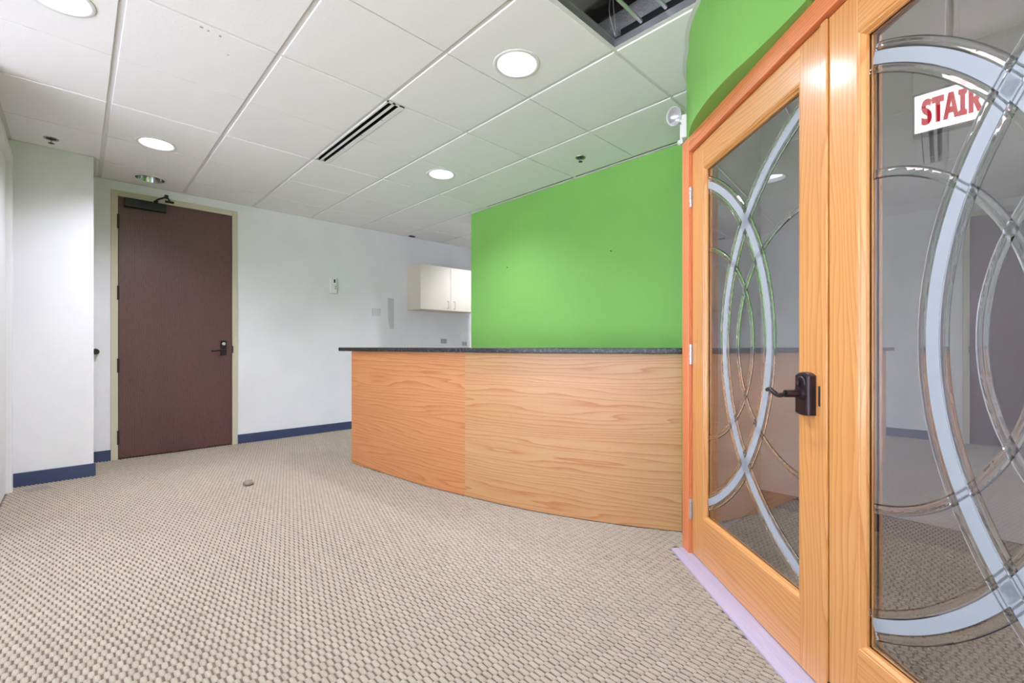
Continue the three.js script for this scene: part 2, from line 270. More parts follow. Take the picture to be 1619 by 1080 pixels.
// ------------------------------------------------------------------ ceiling: tiles with a scored middle, laid in a grid
const A = (k) => -(k + 0.2342) * 0.6096, B = (k) => (k - 4.1198) * 0.6096;
const LAMPS = [[-1.715, -1.69], [-3.27, -2.295], [-4.255, -0.425], [-2.757, 0.062]], LAMP_OFF = [-5.185, -0.472], HID = [[-4.55, -4.05], [-0.45, -0.38], [-3.1, -4.3]], COR = [[1.05, -2.5]];
const ceiling = thing('ceiling', 'suspended ceiling of white scored tiles in a white metal grid', 'ceiling', null, 'structure');
{
  const ev = new Evaluator(); ev.useGroups = false;
  const cutters = [...LAMPS, LAMP_OFF, ...HID, ...COR].map(([x, z]) => { const b = new Brush(cyl(0.112, 0.112, 0.2, 40)); b.position.set(x, CEIL, z); b.updateMatrixWorld(); b.userData.c = [x, z]; return b; });
  const tilePiece = (x0, x1, z0, z1) => {                 // a slab with its lower edge bevelled
    const e = 0.002, y0 = CEIL, y1 = CEIL + 0.016, P = [[x0 + e, y0, z0 + e], [x1 - e, y0, z0 + e], [x1 - e, y0, z1 - e], [x0 + e, y0, z1 - e], [x0, y0 + e, z0], [x1, y0 + e, z0], [x1, y0 + e, z1], [x0, y0 + e, z1], [x0, y1, z0], [x1, y1, z0], [x1, y1, z1], [x0, y1, z1]];
    const F = [[0, 1, 2, 3], [8, 11, 10, 9]]; for (let k = 0; k < 4; k++) { const n = (k + 1) % 4; F.push([k, 4 + k, 4 + n, n], [4 + k, 8 + k, 8 + n, 4 + n]); }
    const v = []; for (const [a, b, c, d] of F) v.push(...P[a], ...P[b], ...P[c], ...P[a], ...P[c], ...P[d]);
    const g = new THREE.BufferGeometry(); g.setAttribute('position', new THREE.Float32BufferAttribute(v, 3)); g.computeVertexNormals(); return grain(g, 'x');
  };
  const g2 = 0.006, gap = 0.0045, ga = 0.0125;
  const clip = (r) => { let [x0, x1, z0, z1] = r; x0 = Math.max(x0, XB + 0.004); z1 = Math.min(z1, ZL - 0.004); z0 = Math.max(z0, ZK + 0.004); x1 = Math.min(x1, 2.99); return x1 - x0 > 0.02 && z1 - z0 > 0.02 ? [x0, x1, z0, z1] : null; };
  for (let a = -1; a < 9; a++) for (let b = -6; b < 12; b += 2) {
    if (a === 2 && b === 2) continue;                     // the missing tile
    if (a >= 5 && b >= 0) continue;                       // behind the green wall, out of sight
    if (a < 1 && b > 8) continue;
    const zs = [A(a + 1) + ga, A(a) - ga], slot = a === 2 && b === -2;
    if (slot) zs[1] -= 0.118;                             // room for the slot diffuser
    if (a === 4 && b > -4) zs[0] = Math.max(zs[0], ZG + 0.004);
    if (a === 5 && b > -4) zs[1] = Math.min(zs[1], ZG - 0.124);
    const geos = [];
    for (const h of [0, 1]) {
      const r = clip([B(b + h) + (h ? g2 / 2 : gap * 2), B(b + h + 1) - (h ? gap * 2 : g2 / 2), zs[0], zs[1]]);
      if (!r) continue;
      let g = tilePiece(...r);
      for (const c of cutters) {
        const [cx, cz] = c.userData.c;
        if (cx + 0.12 > r[0] && cx - 0.12 < r[1] && cz + 0.12 > r[2] && cz - 0.12 < r[3]) { const br = new Brush(g); br.updateMatrixWorld(); g = ev.evaluate(br, c, SUBTRACTION).geometry; }
      }
      geos.push(g);
    }
    if (geos.length > 1) { const r = clip([B(b + 1) - g2 / 2 - 0.001, B(b + 1) + g2 / 2 + 0.001, zs[0], zs[1]]); if (r && !cutters.some(c => Math.abs(c.userData.c[0] - B(b + 1)) < 0.12 && c.userData.c[1] > r[2] && c.userData.c[1] < r[3])) geos.push(box(r[0], CEIL + 0.0045, r[2], r[1], CEIL + 0.012, r[3])); }
    if (geos.length) part('ceiling_tile', geos, M.tile, ceiling);
  }
  // grid: flange below, web above
  const hole = (z) => z;
  for (let a = 0; a < 9; a++) {
    const z = A(a), x1 = a === 5 ? -4.03 : a > 5 ? -2.0 : 2.9;
    part('main_tee', [box(XB, CEIL + 0.0065, z - 0.012, x1, CEIL + 0.008, z + 0.012), box(XB, CEIL + 0.008, z - 0.001, x1, CEIL + 0.045, z + 0.001)], M.tee, ceiling);
  }
  for (let b = -4; b < 12; b += 2) for (let a = -1; a < 9; a++) {
    if (a >= 5 && b >= 2) continue;
    let z0 = A(a + 1) + 0.0125, z1 = Math.min(A(a) - 0.0125, ZL); if (a === 4 && b > -4) z0 = ZG; if (a === 5 && b > -4) z1 = ZG - 0.121;
    if (b < -3 && a === -1) continue;
    part('cross_tee', [box(B(b) - 0.012, CEIL + 0.0065, z0, B(b) + 0.012, CEIL + 0.008, z1), box(B(b) - 0.001, CEIL + 0.008, z0, B(b) + 0.001, CEIL + 0.045, z1)], M.tee, ceiling);
  }
  // wall angles along the straight walls
  const ang = (x0, z0, x1, z1) => part('wall_angle', [box(x0, CEIL - 0.001, z0, x1, CEIL + 0.002, z1)], M.tee, ceiling);
  ang(XB, ZK, XB + 0.02, ZP); ang(XP, ZP - 0.012, XP + 0.02, ZL); ang(XP, ZL - 0.02, XL, ZL);
  part('unseen_lobby_panel', [box(XL, CEIL, ZL, 3.0, CEIL + 0.02, ZW)], M.tile, ceiling); ang(XB, ZP - 0.02, XP, ZP);  // panel roofs the unseen lobby behind the camera
  part('wall_angle', [box(-4.004, CEIL - 0.004, ZG, -1.2, CEIL + 0.002, ZG + 0.022), box(-4.024, CEIL - 0.004, ZG - 0.12, -4.004, CEIL + 0.002, ZG + 0.022)], M.tee, ceiling);
  // chips in the tile edges
  for (const [x, z, w, d] of [[-2.555, -0.43, 0.012, 0.014], [-2.56, -0.455, 0.01, 0.008], [-2.565, -0.505, 0.012, 0.01], [-2.70, -0.565, 0.006, 0.006]]) part('chip', [box(x, CEIL - 0.0006, z, x + w, CEIL + 0.0005, z + d)], M.grey, ceiling);
  // stamped channel around the missing tile
  const x0 = B(2), x1 = B(4), z0 = A(3), z1 = A(2);
  part('open_channel', [box(x0 + 0.003, CEIL + 0.008, z0, x0 + 0.005, CEIL + 0.05, z1), box(x0, CEIL + 0.05, z0 - 0.004, x0 + 0.012, CEIL + 0.054, z1), box(x0, CEIL + 0.008, z0 + 0.003, x1, CEIL + 0.042, z0 + 0.005), box(x0, CEIL + 0.042, z0 - 0.006, x1, CEIL + 0.05, z0 + 0.006)], M.galv, ceiling);
}
struct('ceiling_deck', [grain(box(-5.7, DECK, ZK - 0.2, 3.2, DECK + 0.15, ZW + 0.15), 'x')], M.concrete, 'stained concrete deck above the missing ceiling tile', 'ceiling');
{
  const z0 = A(3), z1 = A(2);
  solo('conduit_pipe', [tube([[-1.132, CEIL + 0.062, z0 + 0.012], [-1.132, CEIL + 0.062, z1 + 0.3]], 0.0095, 4, 10)], M.hinge, 'thin steel conduit beside the hanger wire above the missing tile', 'conduit', 'conduits above the ceiling');
  solo('conduit_pipe', [tube([[-1.006, CEIL + 0.062, z0 + 0.012], [-1.006, CEIL + 0.062, z1 + 0.3]], 0.0095, 4, 10)], M.hinge, 'thin steel conduit away from the hanger wire above the missing tile', 'conduit', 'conduits above the ceiling');
  solo('insulated_duct', [grain(rbox(-2.0, CEIL + 0.11, z0 - 0.40, B(4), CEIL + 0.24, z0 - 0.03, 0.05, 4), 'x')], M.foil, 'foil wrapped duct lying above the missing ceiling tile', 'duct');
  solo('support_channel', [box(-1.26, CEIL + 0.06, z0 - 0.05, 1.2, CEIL + 0.1, z0 - 0.012)], M.black, 'black steel angle above the edge of the missing tile', 'channel');
  const wx = B(2) + 0.03, wz = z0 + 0.06;
  solo('hanger_wire', [tube([[wx, CEIL + 0.045, wz - 0.03], [wx + 0.004, CEIL + 0.2, wz], [wx, DECK, wz + 0.01]], 0.0022, 12, 6), tube([[wx, CEIL + 0.045, wz - 0.02], [wx - 0.012, CEIL + 0.16, wz + 0.01], [wx + 0.01, CEIL + 0.3, wz], [wx + 0.09, CEIL + 0.36, wz + 0.05], [wx + 0.3, CEIL + 0.4, wz + 0.1]], 0.0022, 30, 6)], M.grey, 'twisted hanger wire at the corner of the missing tile', 'wire');
}

// ------------------------------------------------------------------ ceiling fittings
function downlight(x, z, label, lit, group = 'recessed round downlights') {
  const t = thing('downlight', label, 'downlight', group); t.position.set(x, CEIL, z);
  part('trim_ring', [lathe([[0.104, 0.004], [0.106, -0.003], [0.112, -0.005], [0.124, -0.003], [0.126, 0.0], [0.122, 0.001], [0.108, 0.005]])], M.whiteTrim, t);
  if (lit) {
    part('reflector', [lathe([[0.105, -0.001], [0.1, 0.02], [0.095, 0.034]])], M.whiteTrim, t);
    const l = part('lens', [lathe([[0.0001, 0.026], [0.05, 0.027], [0.0965, 0.03], [0.0965, 0.034], [0.0001, 0.034]])], lit === 2 ? M.lensDim : M.lens, t);
    const a = new THREE.SpotLight(lit === 2 ? CORRIDOR_COLOR : LAMP_COLOR, lit === 2 ? CORRIDOR_LAMP : LAMP, 0, 1.25, 1, 2);
    a.position.set(0, 0.018, 0); a.target.position.set(0, -1, 0); a.castShadow = true; a.shadow.radius = 4; t.add(a); t.add(a.target); a.target.name = 'aim';
  } else {
    part('reflector', [lathe([[0.105, -0.001], [0.099, 0.03], [0.085, 0.08], [0.06, 0.13]], 24), lathe([[0.0001, 0.13], [0.06, 0.13]])], M.chrome, t);
    part('lamp_socket', [cyl(0.018, 0.018, 0.05).translate(0, 0.105, 0), cyl(0.026, 0.024, 0.03).translate(0, 0.09, 0)], M.plastic, t);
  }
  return t;
}
downlight(...LAMPS[0], 'lit downlight in the tile next to the missing ceiling tile', 1);
downlight(...LAMPS[1], 'lit downlight out in front of the green wall above the counter', 1);
downlight(...LAMPS[2], 'lit downlight crossing the score of a tile before the unlit one', 1);
downlight(...LAMPS[3], 'lit downlight close to the white wall with the white frame', 1);
downlight(...LAMP_OFF, 'unlit downlight with chrome reflector above the dark wooden door', 0);
downlight(...HID[0], 'unseen lit downlight in the nook behind the green wall, placed to light the cabinet', 1);  // hidden by the green wall, placed to light the cabinet
downlight(...HID[2], 'added lit downlight deep in the nook behind the green wall, out of view, brightening the nook', 1);  // second nook lamp, added out of view to brighten cabinet and wall
downlight(...HID[1], 'unseen lit downlight placed to light the entry before the right glazed door', 1);  // out of view, placed to light the entry and glazed doors
downlight(...COR[0], 'unseen lit downlight placed to light the corridor behind the glazed doors', 2);  // out of view, tinted and placed to light the corridor dimly

{ // slot diffuser
  const t = thing('air_diffuser', 'white linear air diffuser with two black slots in the ceiling', 'diffuser'), z1 = A(2) - 0.01, x0 = B(-2) + 0.012, x1 = B(0) - 0.012;
  part('frame', [box(x0, CEIL - 0.002, z1 - 0.012, x1, CEIL + 0.02, z1), box(x0, CEIL - 0.002, z1 - 0.056, x1, CEIL + 0.02, z1 - 0.037), box(x0, CEIL - 0.003, z1 - 0.116, x1, CEIL + 0.02, z1 - 0.082), box(x0, CEIL - 0.002, z1 - 0.116, x0 + 0.01, CEIL + 0.02, z1), box(x1 - 0.01, CEIL - 0.002, z1 - 0.116, x1, CEIL + 0.02, z1)], M.whiteTrim, t);
  for (const k of [0, 1]) { const za = z1 - 0.037 - k * 0.045, zb = z1 - 0.011 - k * 0.045; part('slot', [box(x0 + 0.01, CEIL - 0.001, za - 0.001, x1 - 0.01, CEIL + 0.05, za + 0.001), box(x0 + 0.01, CEIL - 0.001, zb - 0.001, x1 - 0.01, CEIL + 0.05, zb + 0.001), box(x0 + 0.01, CEIL + 0.048, za, x1 - 0.01, CEIL + 0.05, zb)], M.black, t); }
  for (const f of [0.3, 0.55, 0.8]) part('clip', [box(x0 + f * (x1 - x0), CEIL - 0.004, z1 - 0.092, x0 + f * (x1 - x0) + 0.012, CEIL - 0.002, z1 - 0.082)], M.grey, t);
}
function sprinkler(x, z, label) {
  const t = thing('sprinkler_head', label, 'sprinkler', 'ceiling sprinklers'); t.position.set(x, CEIL, z);
  part('escutcheon', [lathe([[0.012, -0.001], [0.03, -0.0015], [0.036, -0.004], [0.04, -0.004], [0.041, 0.0005]], 28)], M.chrome, t);
  part('cup', [lathe([[0.0001, -0.0022], [0.029, -0.0022]], 24)], M.black, t);
  part('frame', [tube([[0.009, -0.002, 0], [0.012, -0.018, 0], [0.0, -0.034, 0], [-0.012, -0.018, 0], [-0.009, -0.002, 0]], 0.0024, 24, 6), cyl(0.004, 0.004, 0.02, 10).translate(0, -0.014, 0)], M.chrome, t);
  const d = lathe([[0.0001, -0.036], [0.014, -0.0365], [0.018, -0.034]], 20); part('deflector', [d], M.hingeDark, t);
}
sprinkler(-4.671, 0.135, 'chrome sprinkler head in the ceiling before the white pier');
sprinkler(-2.207, -2.89, 'dark sprinkler head in the ceiling close to the green wall');
solo('ceiling_clip', [rbox(-5.40, CEIL - 0.012, -3.33, -5.35, CEIL - 0.001, -3.25, 0.003)], M.black, 'small dark clip on the ceiling edge above the cabinet', 'clip');

// ------------------------------------------------------------------ dark door in the back wall
{
  const f = thing('trim_2', 'cream metal frame around the dark wooden door', 'door frame', null, 'structure'), X = XB + 0.012;
  part('jamb', [rbox(XB - 0.12, 0, D1.z0, X, D1.ftop, D1.fz0, 0.003)], M.frame, f);
  part('jamb', [rbox(XB - 0.12, 0, D1.fz1, X, D1.ftop, D1.z1, 0.003)], M.frame, f);
  part('head', [rbox(XB - 0.12, D1.top, D1.z1, X, D1.ftop, D1.z0, 0.003)], M.frame, f);
  const d = thing('door_1', 'tall dark brown wooden door with a black lever and closer', 'door', null, 'structure');
  const xf = XB + 0.003;
  part('leaf', [grain(rbox(xf - 0.045, 0.012, D1.z1 + 0.004, xf, D1.top - 0.004, D1.z0 - 0.004, 0.002), 'y')], M.darkwood, d);
  part('stop', [box(xf - 0.075, 0, D1.z1, xf - 0.047, D1.top, D1.z0)], M.frame, d);
  for (const y of [2.175, 1.523, 0.86, 0.203]) {
    const h = part('hinge', [cyl(0.008, 0.008, 0.115, 12).translate(xf + 0.008, y, D1.z0 - 0.001), cyl(0.0095, 0.0095, 0.006, 12).translate(xf + 0.008, y + 0.06, D1.z0 - 0.001), cyl(0.0095, 0.0095, 0.006, 12).translate(xf + 0.008, y - 0.06, D1.z0 - 0.001)], M.hingeDark, d);
  }
  const lock = part('lock_plate', [rbox(xf, 0.945, D1.z1 + 0.052, xf + 0.012, 1.095, D1.z1 + 0.107, 0.003)], M.bronze, d);
  part('keyhole', [cyl(0.014, 0.016, 0.012, 20).rotateZ(Math.PI / 2).translate(xf + 0.017, 1.062, D1.z1 + 0.08)], M.chrome, lock);
  part('lever', [cyl(0.009, 0.009, 0.05, 14).rotateZ(Math.PI / 2).translate(xf + 0.035, 0.995, D1.z1 + 0.08), tube([[xf + 0.055, 0.995, D1.z1 + 0.072], [xf + 0.058, 0.996, D1.z1 + 0.1], [xf + 0.058, 0.994, D1.z1 + 0.15], [xf + 0.05, 0.99, D1.z1 + 0.195]], 0.0095, 24, 10)], M.bronze, lock);
  part('strike', [rbox(XB + 0.006, 0.965, D1.z1 - 0.008, XB + 0.018, 1.04, D1.z1 + 0.002, 0.002)], M.bronze, d);
  const c = part('closer', [rbox(xf, 2.315, D1.z0 - 0.345, xf + 0.058, 2.392, D1.z0 - 0.04, 0.006)], M.black, d);
  part('arm', [tube([[xf + 0.035, 2.395, D1.z0 - 0.27], [xf + 0.06, 2.41, D1.z0 - 0.27], [xf + 0.2, 2.425, D1.z0 - 0.33]], 0.008, 16, 8), tube([[xf + 0.2, 2.425, D1.z0 - 0.33], [xf + 0.1, 2.43, D1.z0 - 0.36], [xf + 0.012, 2.43, D1.z0 - 0.375]], 0.007, 16, 8), cyl(0.015, 0.015, 0.03, 14).translate(xf + 0.2, 2.425, D1.z0 - 0.33), cyl(0.016, 0.016, 0.03, 14).translate(xf + 0.035, 2.4, D1.z0 - 0.27)], M.black, c);
  part('bracket', [rbox(XB + 0.012, 2.418, D1.z0 - 0.41, XB + 0.02, 2.44, D1.z0 - 0.34, 0.002)], M.black, c);
}
{ // white frame in the left wall
  const f = thing('trim_3', 'white frame of the doorway at the white pier', 'door frame', null, 'structure');
  part('jamb', [rbox(-4.80, 0, ZL - 0.03, -4.735, 2.40, ZL + 0.1, 0.003)], M.whiteTrim, f);
  part('jamb', [rbox(-3.86, 0, ZL - 0.03, -3.79, 2.40, ZL + 0.1, 0.003)], M.whiteTrim, f);
  part('head', [rbox(-4.735, 2.335, ZL - 0.03, -3.86, 2.40, ZL + 0.1, 0.003)], M.whiteTrim, f);
  const d = thing('door_4', 'white closed door in the white frame', 'door', null, 'structure');
  part('leaf', [rbox(-4.733, 0.01, ZL + 0.0, -3.862, 2.333, ZL + 0.045, 0.002)], M.whiteTrim, d);
}

// ------------------------------------------------------------------ glazed double doors
const frameGroup = (o) => { o.position.set(DOOR.x, 0, DOOR.z); o.rotation.y = DOOR.turn; return o; };
const LEAF = 0.912, ST = 0.11, TOP = 1.992, Y0 = 0.016, GB = 0.222, GT = 1.878;
{
  const f = frameGroup(thing('trim_4', 'reddish wooden casing around the glazed double doors', 'door casing', null, 'structure'));
  for (const s of [-1, 1]) part('jamb', [grain(rbox(s * (LEAF + 0.004), 0, -0.13, s * (LEAF + 0.078), 2.068, 0.02, 0.003), 'y', 0, s)], M.casing, f);
  part('head', [grain(rbox(-LEAF - 0.004, TOP + 0.004, -0.13, LEAF + 0.004, 2.068, 0.02, 0.003), 'x')], M.casing, f);
  const th = frameGroup(thing('threshold', 'pale metal threshold strip below the glazed double doors', 'threshold'));
  const pr = new THREE.Shape([[0.082, 0.0], [0.081, 0.0085], [0.046, 0.0115], [0.043, 0.008], [0.040, 0.0125], [-0.1, 0.013], [-0.1, 0]].map(p => new THREE.Vector2(...p)));
  const g = new THREE.ExtrudeGeometry(pr, { depth: 1.96, bevelEnabled: false }); g.rotateY(-Math.PI / 2); g.translate(0.98, 0, 0);
  part('strip', [grain(g, 'x')], M.alu, th);
}
// rectangular sweep: profile [inset, depth] around x0..x1, y0..y1
function bead(x0, x1, y0, y1, prof) {
  const v = [], uv = [], c = (k, [i, d]) => [[x0 + i, y0 + i, d], [x1 - i, y0 + i, d], [x1 - i, y1 - i, d], [x0 + i, y1 - i, d]][k];
  for (let s = 0; s < prof.length - 1; s++) for (let k = 0; k < 4; k++) { const n = (k + 1) % 4, a = c(k, prof[s]), b = c(n, prof[s]), d = c(n, prof[s + 1]), e = c(k, prof[s + 1]); v.push(...a, ...b, ...d, ...a, ...d, ...e); for (const q of [a, b, d, a, d, e]) uv.push(q[k % 2], (q === a || q === b ? s : s + 1) * 0.004 + k * 0.13); }
  const g = new THREE.BufferGeometry(); g.setAttribute('position', new THREE.Float32BufferAttribute(v, 3)); g.setAttribute('uv', new THREE.Float32BufferAttribute(uv, 2)); g.computeVertexNormals(); return g;
}
function ringStrip(cx, cy, prof, R, rect) {           // arcs of a ring that lie inside rect; closed cross-section prof [[r, z]...]
  const N = 360, inside = (t) => { const x = cx + R * Math.cos(t), y = cy + R * Math.sin(t); return x > rect[0] && x < rect[1] && y > rect[2] && y < rect[3]; };
  const v = [], n = prof.length;
  const P = (t, [r, z]) => [cx + r * Math.cos(t), cy + r * Math.sin(t), z];
  const on = (i) => inside((i + 0.5) / N * Math.PI * 2);
  for (let i = 0; i < N; i++) {
    if (!on(i)) continue;
    const a = i / N * Math.PI * 2, b = (i + 1) / N * Math.PI * 2;
    for (let k = 0; k < n; k++) { const p = prof[k], q = prof[(k + 1) % n]; const A0 = P(a, p), B0 = P(b, p), B1 = P(b, q), A1 = P(a, q); v.push(...A0, ...B0, ...B1, ...A0, ...B1, ...A1); }
    for (const [t, flag, rev] of [[a, on((i + N - 1) % N), false], [b, on((i + 1) % N), true]]) if (!flag)
      for (let k = 1; k < n - 1; k++) { const T = [P(t, prof[0]), P(t, prof[k]), P(t, prof[k + 1])]; if (rev) T.reverse(); v.push(...T[0], ...T[1], ...T[2]); }
  }
  const g = new THREE.BufferGeometry(); g.setAttribute('position', new THREE.Float32BufferAttribute(v, 3));
  g.computeVertexNormals(); return toCreasedNormals(mergeVertices(g, 1e-5), 0.35);
}
function glazedDoor(name, side, label) {
  const d = frameGroup(thing(name, label, 'glass door', null, 'structure'));
  const gapM = side < 0 ? 0.026 : 0.003, x0 = side < 0 ? -LEAF : gapM, x1 = side < 0 ? -gapM : LEAF, T = 0.044;
  const sx0 = side < 0 ? -LEAF + ST : 0.106, sx1 = side < 0 ? -0.122 : LEAF - ST;
  part('stile', [grain(rbox(x0, Y0, -T, sx0, TOP, 0, 0.002), 'y', 0.3, 0.1 + side)], M.pine, d);
  part('stile', [grain(rbox(sx1, Y0, -T, x1, TOP, 0, 0.002), 'y', 0.9, 0.5 + side)], M.pine, d);
  part('top_rail', [grain(rbox(sx0, GT, -T, sx1, TOP, 0, 0.002), 'x', 0.2, 0)], M.pine, d);
  part('bottom_rail', [grain(rbox(sx0, Y0, -T, sx1, GB, 0, 0.002), 'x', 0.7, 0.3)], M.pine, d);
  const prof = [[0, -0.0005], [0.003, 0.0], [0.006, -0.003], [0.009, -0.0035], [0.012, -0.008], [0.015, -0.012], [0.017, -0.0125], [0.018, -0.019]];
  part('glazing_bead', [bead(sx0, sx1, GB, GT, prof), bead(sx0, sx1, GB, GT, prof.map(([i, z]) => [i, -T - z]).reverse())], M.pine, d);
  const zp = -0.022, r0 = sx0 + 0.005, r1 = sx1 - 0.005;
  const pg = new THREE.PlaneGeometry(r1 - r0, GT - GB - 0.01), mid = (r0 + r1) / 2; pg.translate(0, (GB + GT) / 2, 0);
  const pane = part('glass_pane', [pg], M.pane, d);
  pane.position.set(mid, 0, zp); if (side > 0) pane.rotation.y = -1.7 * Math.PI / 180;   // this pane sits a little askew in its rebate
  const cx = (side < 0 ? -0.478 : 0.450) - mid, cy = EYE + 0.013, rect = [sx0 + 0.012 - mid, sx1 - 0.012 - mid, GB + 0.012, GT - 0.012], e = 0.0006;
  const ridge = (a, b) => { const w = (b - a) / 2; return [[a, e], [b, e], [b, e + 0.0006], [b - w * 0.4, e + 0.0028], [a + w * 1.12, e + 0.0014], [a + w * 0.88, e + 0.0014], [a + w * 0.4, e + 0.0028], [a, e + 0.0006]]; };
  for (const s of [-1, 1]) {
    const R = 0.82, c = cx + s * 0.66;
    part('frosted_band', [ringStrip(c, cy, [[R - 0.0155, e], [R + 0.0155, e], [R + 0.0155, e + 0.002], [R - 0.0155, e + 0.002]], R, rect)], M.frost, pane);
    part('bevelled_band', [ringStrip(c, cy, ridge(R + 0.016, R + 0.038), R, rect)], M.bevel, pane);
    part('bevelled_band', [ringStrip(c, cy, ridge(R - 0.038, R - 0.016), R, rect)], M.bevel, pane);
    const r = 0.445, c2 = cx + s * 0.392;
    part('bevelled_band', [ringStrip(c2, cy, ridge(r - 0.0125, r + 0.0125), r, rect)], M.bevel, pane);
  }
  if (side > 0) {
    part('astragal', [grain(rbox(-0.024, Y0, -0.002, 0.002, TOP, 0.007, 0.003), 'y', 0.1, 0.7)], M.pine, d);
    part('flush_bolt', [rbox(0.004, 0.02, 0.0, 0.014, 0.06, 0.006, 0.002)], M.black, d);
  }
  // hinges on the outer edge
  for (const y of [1.772, 0.996, 0.232]) {
    const xh = side * (LEAF + 0.002), hinge = part('hinge', [-0.04, -0.02, 0, 0.02, 0.04].map(o => cyl(0.0075, 0.0075, 0.0185, 14).translate(xh, y + o, 0.009)), M.hinge, d);
    part('hinge_leaf', [box(xh - 0.001, y - 0.048, -0.03, xh + 0.001, y + 0.048, 0.006), box(xh - 0.012, y - 0.048, -0.001, xh + 0.004, y + 0.048, 0.0015)], M.hinge, hinge);
  }
  if (side < 0) {
    const sh = new THREE.Shape(), w = 0.032, h = 0.067; sh.moveTo(-w, -h + 0.004); sh.quadraticCurveTo(0, -h - 0.004, w, -h + 0.004); sh.lineTo(w, h - 0.01); sh.quadraticCurveTo(0, h + 0.012, -w, h - 0.01); sh.closePath();
    const g = new THREE.ExtrudeGeometry(sh, { depth: 0.014, bevelEnabled: true, bevelThickness: 0.012, bevelSize: 0.008, bevelOffset: -0.008, bevelSegments: 3, curveSegments: 16 });
    g.translate(-0.081, 0.888, 0.0);
    const lock = part('lock', [g], M.bronze, d);
    part('thumb_boss', [lathe([[0.0001, 0.005], [0.016, 0.004], [0.021, 0.0], [0.022, -0.004]], 28).rotateX(Math.PI / 2).translate(-0.081, 0.922, 0.026), rbox(-0.084, 0.914, 0.028, -0.078, 0.930, 0.038, 0.002)], M.bronze, lock);
    part('lever', [cyl(0.0115, 0.0115, 0.05, 24).rotateX(Math.PI / 2).translate(-0.081, 0.889, 0.05), cyl(0.018, 0.022, 0.012, 24).rotateX(Math.PI / 2).translate(-0.081, 0.889, 0.030), tube([[-0.076, 0.889, 0.073], [-0.095, 0.884, 0.074], [-0.12, 0.880, 0.072], [-0.145, 0.886, 0.07], [-0.17, 0.894, 0.068], [-0.19, 0.891, 0.064]], 0.0075, 40, 12)], M.bronze, lock);
    part('latch_plate', [rbox(-0.033, 0.856, -0.004, -0.0245, 0.916, 0.0065, 0.0015)], M.black, d);
  }
  return d;
}
glazedDoor('door_2', -1, 'glazed wooden door with lever handle, hinged beside the counter');
glazedDoor('door_3', 1, 'glazed wooden door without a lever, fitted with the astragal strip');

// emergency light on the curved wall
{
  const t = thing('emergency_light', 'white emergency spotlight on the green curved wall by the ceiling', 'emergency light');
  const [bx, bz] = dw(-1.23, -0.115); t.position.set(bx, 0, bz); t.rotation.y = DOOR.turn - 0.55;
  part('housing', [rbox(-0.055, 2.20, -0.01, 0.055, 2.33, 0.03, 0.008)], M.plastic, t);
  const head = new THREE.Group(); head.name = 'lamp_head'; head.position.set(-0.01, 2.36, 0.075); head.rotation.set(0.3, 1.05, 0, 'YXZ'); t.add(head);
  part('shell', [lathe([[0.0001, -0.05], [0.025, -0.048], [0.042, -0.03], [0.05, 0.0], [0.051, 0.012], [0.047, 0.012], [0.046, 0.002]]).rotateX(Math.PI / 2)], M.plastic, head);
  part('lens', [lathe([[0.0001, 0.012], [0.03, 0.009], [0.047, 0.004]]).rotateX(Math.PI / 2)], M.lampGlass, head);
  part('reflector', [lathe([[0.046, 0.001], [0.03, -0.025], [0.0001, -0.034]]).rotateX(Math.PI / 2)], M.hinge, head);
  part('bracket', [tube([[0, 2.31, 0.02], [-0.005, 2.325, 0.045], [-0.01, 2.34, 0.065]], 0.009, 12, 8)], M.plastic, t);
  part('plate', [rbox(-0.035, 2.19, 0.03, 0.0, 2.30, 0.045, 0.003), cyl(0.012, 0.018, 0.02, 16).rotateX(Math.PI / 2).translate(-0.015, 2.205, 0.05)], M.plastic, t);
}

// lit stair sign in the corridor
{
  const t = thing('stair_sign', 'lit white sign reading STAIR in red in the corridor', 'sign');
  t.position.set(-0.242, 2.136, ZG);
  part('housing', [rbox(0, 0, 0.006, 0.33, 0.222, 0.052, 0.006)], M.grey, t);
  part('mount', [rbox(0.0, 0.222, 0.006, 0.335, 0.40, 0.045, 0.004)], M.plastic, t);
  part('panel', [rbox(0.008, 0.014, 0.051, 0.322, 0.208, 0.056, 0.002)], M.signFace, t);
  const font = await new FontLoader().loadAsync('fonts/droid/droid_sans_bold.typeface.json');
  const tg = new TextGeometry('STAIR', { font, size: 0.13, depth: 0.002, curveSegments: 5, bevelEnabled: true, bevelThickness: 0.0005, bevelSize: 0.006, bevelSegments: 1 }); tg.computeBoundingBox();
  const bbx = tg.boundingBox; tg.translate(-bbx.min.x, -bbx.min.y, 0); tg.scale(0.222 / (bbx.max.x - bbx.min.x), 0.135 / (bbx.max.y - bbx.min.y), 1); tg.translate(0.034, 0.045, 0.0555);
  part('lettering', [tg], M.signRed, t);
  const a = new THREE.RectAreaLight(0xfff4f8, 1.0, 0.3, 0.18); a.position.set(0.165, 0.11, 0.062); a.lookAt(-0.242 + 0.165, 2.136 + 0.11, 5); a.rotation.set(0, Math.PI, 0); t.add(a);
}

